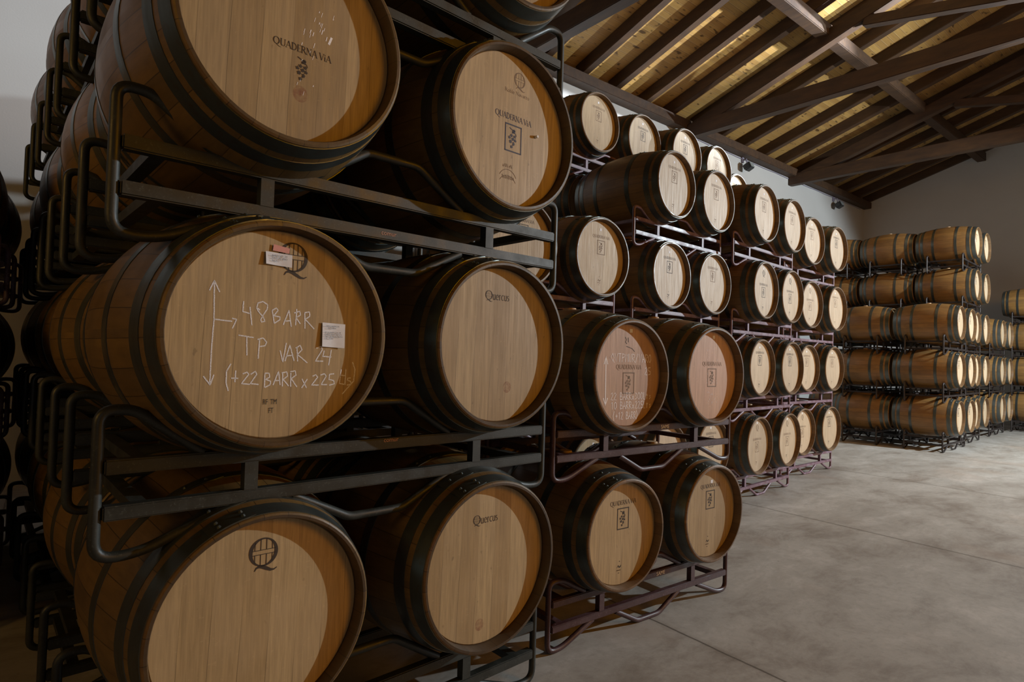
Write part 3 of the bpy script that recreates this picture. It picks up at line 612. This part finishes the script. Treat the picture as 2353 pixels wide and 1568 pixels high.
# second row right, bottom right: cooper's name
def quercus(P, u, v, k):
    qlogo(P, u + .014 * k, v + .012 * k, .034 * k, 4, .9); text(P, 'uercus', u + .032 * k, v - .004 * k, .031 * k, .086 * k, 0, .8)
for sd, r, u, v, sv in ((1, 1, -.072, .172, -.161), (1, 0, -.070, .158, -.219)):
    mark((K, sd, r, 0), lambda P: quercus(P, u, v, .98)); P = Print(); P.ring((.044 if r else -.03, sv), .010, .012, .02, .02, n=24); P.build('wine_stamp', M['stamp'], BAR[K, sd, r, 0][1], 'faded red round stamp')
mark((K, 0, 0, 0), lambda P: qlogo(P, -.004, .193, .078, 4, 1.05))
# low maroon stack
for sd, r, t in ((0, 1, .028), (1, 1, .054), (0, 0, .139), (1, 0, .138)):
    key = ('S2', sd, r, 0); mark(key, lambda P: winery(P, .010, t), 'ink' if r == 0 else 'faint_ink')
    if r == 0: mark(key, lambda P: emblem(P, -.012, -.162), 'ink', 'cooper_print')
    if (sd, r) != (0, 0): sticker(BAR[key][1], .02, .172 + .045 * r)
mark(('S2', 0, 1, 0), lambda P: (P.line([(-.02, .185), (-.012, .172), (-.018, .16), (-.008, .152)], .004), P.line([(.0, .183), (.002, .16)], .004), P.line([(-.012, .14), (.03, .13), (.05, .115)], .003)), 'ink', 'cooper_print')
CG = {'4': [[0, 95, 0, 45, 55, 42], [50, 75, 52, 0]], '8': [[30, 55, 5, 75, 25, 98, 50, 80, 10, 30, 25, 0, 50, 20, 5, 75]], 'B': [[5, 100, 5, 0], [5, 100, 42, 92, 42, 66, 10, 52, 54, 42, 52, 10, 5, 0]], 'A': [[0, 0, 28, 100, 55, 0], [10, 38, 48, 38]], 'R': [[5, 100, 5, 0], [5, 98, 46, 90, 46, 62, 8, 48, 58, 0]], 'T': [[0, 98, 58, 98], [28, 98, 28, 0]], 'P': [[8, 100, 5, 0], [5, 98, 48, 90, 48, 60, 8, 50]], 'V': [[0, 100, 25, 0, 55, 100]], '2': [[5, 80, 28, 100, 48, 78, 3, 3, 55, 3]], '0': [[28, 100, 5, 70, 8, 20, 30, 0, 52, 30, 48, 80, 28, 100]], '1': [[10, 75, 28, 100, 28, 0]], '3': [[5, 92, 45, 85, 20, 52, 50, 25, 5, 3]], '5': [[52, 98, 10, 96, 8, 58, 50, 45, 48, 10, 5, 2]], 'x': [[5, 55, 48, 0], [48, 55, 5, 0]], 'L': [[8, 100, 8, 0, 42, 2]], 't': [[20, 80, 20, 0], [0, 58, 40, 58]], 's': [[42, 52, 12, 48, 38, 25, 10, 2]], '(': [[30, 112, 5, 50, 28, -12]], ')': [[5, 112, 32, 50, 5, -12]], '+': [[0, 48, 50, 48], [25, 75, 25, 20]], 'Q': [[30, 100, 3, 60, 25, 5, 55, 45, 30, 100], [30, 30, 60, -8]], 'U': [[3, 100, 8, 12, 40, 6, 50, 100]], 'M': [[0, 0, 8, 100, 28, 40, 50, 100, 58, 0]], '/': [[0, -5, 45, 105]], 'D': [[5, 100, 5, 0], [5, 100, 55, 55, 5, 0]], 'O': [[28, 100, 5, 70, 8, 20, 30, 0, 52, 30, 48, 80, 28, 100]], ' ': []}
def chalk(P, s_, u, v, h, width, wd=.0034):
    k = width / (len(s_) * .68)
    for i, ch in enumerate(s_):
        for l in CG[ch]: P.line([(u + (i * .68 + l[j] / 100) * k, v + l[j + 1] / 100 * h) for j in range(0, len(l), 2)], wd)
P = Print(); P.line([(-.150, -.142), (-.153, .085)], .006)
for a in ([(-.165, .05), (-.153, .088), (-.140, .05)], [(-.165, -.11), (-.150, -.145), (-.136, -.11)]): P.line(a, .006)
P.build('chalk_arrow', M['chalk_faint'], BAR['S2', 0, 1, 0][1], 'white chalk arrow'); P = Print()
chalk(P, 'QVTPMUR/VARO', -.118, .062, .042, .298); chalk(P, '25', .128, .0, .038, .05); chalk(P, '22 BARRx300Lts', -.114, -.122, .036, .30); chalk(P, '10 BARRx225Lts', -.112, -.166, .036, .30); chalk(P, '(+12 BARR)', -.096, -.216, .036, .185)
P.build('chalk_writing', M['chalk_faint'], BAR['S2', 0, 1, 0][1], 'white chalk lettering')
P = Print(); rg = random.Random(9)
for i in range(60):
    x = rg.uniform(-.04, .06); y = rg.uniform(-.17, .15); l = rg.uniform(.003, .014); P.line([(x, y), (x + rg.uniform(-.006, .006), y + l)], rg.uniform(.001, .0026))
P.build('chalk_writing', M['chalk_faint'], BAR['S2', 1, 1, 0][1], 'worn white chalk streaks')
# rows along the aisle and by the wall
def std(key, base=.148, q=False, em=True, st=True):
    f = lambda P: (winery(P, .012, base), (qlogo(P, .012, .178, .055, 4, .9) if q else None), (emblem(P, -.002, -.17, 1.1) if em else None))
    mark(key, f, 'ink' if random.random() < .6 else 'faint_ink')
    if st: sticker(BAR[key][1], .004, .205 if not q else .225, .02, .02)
for key in list(BAR):
    k, sd, r, rk = key
    if rk or k not in ('S3', 'S4', 'S5', 'S6', 'T1', 'T2', 'T3', 'F1', 'F2'): continue
    if k[0] == 'T' and r < 4 or k == 'S4' and r == 0 and sd == 0: continue
    hi = k in ('S5', 'S6') and r in (0, 1, 2) and (sd, r) != (1, 1) and not (k == 'S6' and (sd == 1))
    std(key, .05 if hi and r != 1 else .142, hi and r != 1, True, not (r == 2 and k == 'S4' and sd == 1))
# rail markings
def rail_text(key, body, mat, u, z, size):
    t = RCK[key]; K_ = KINDS[{'S1': 'A', 'S2': 'B'}[key[0]]]; y = K_['fy'][0] - K_['rail'] / 2 - .0008
    bfont(body, size, M[mat], t, (u, y, z), 'maker_mark', align='CENTER')
rail_text(('S1', 2, 0), 'comur', 'rail_text', -.02, .127, .022); rail_text(('S1', 1, 0), 'comur', 'rail_text', .04, .254, .022)
rail_text(('S2', 1, 0), 'SAME', 'rail_text_white', .09, .227, .030); rail_text(('S2', 0, 0), 'SAME', 'rail_text_white', .08, .227, .030)
# labels of the barrels the photo tells apart by what is on them
relabel(('S1', 0, 1, 0), 'oak barrel chalked 48 BARR with arrows and two paper notes, second row of black racks')
relabel(('S1', 1, 1, 0), 'oak barrel with a small cooper name, second row, right of the chalked 48 BARR barrel')
relabel(('S1', 0, 0, 0), 'oak barrel with a large dark Q mark at the bottom left, below the chalked barrel')
relabel(('S1', 1, 0, 0), 'oak barrel with cooper name and one darker plank, bottom row, right of large Q barrel')
relabel(('S1', 0, 2, 0), 'oak barrel with unframed grape print and red stamp, above the chalked 48 BARR barrel')
relabel(('S1', 1, 2, 0), 'oak barrel with framed grape print, Q mark and small white plug, on black racks')
relabel(('S1', 1, 3, 0), 'right oak barrel at the top edge, fourth row of the nearest black-rack stack')
relabel(('S2', 0, 1, 0), 'oak barrel chalked 22 BARR x 300 with a long arrow, top of low maroon stack')
relabel(('S2', 1, 1, 0), 'oak barrel with faded print and worn chalk streaks, top right of low maroon stack')
relabel(('S2', 0, 0, 0), 'oak barrel with dark framed grape print and no sticker, bottom left of low maroon stack')
relabel(('S2', 1, 0, 0), 'oak barrel with dark grape print and small sticker, bottom right of low maroon stack')

for key in (('S2', 0, 1, 0), ('S2', 1, 1, 0)): BAR[key][1].data = KINDS['B']['D']['front_head_pink']
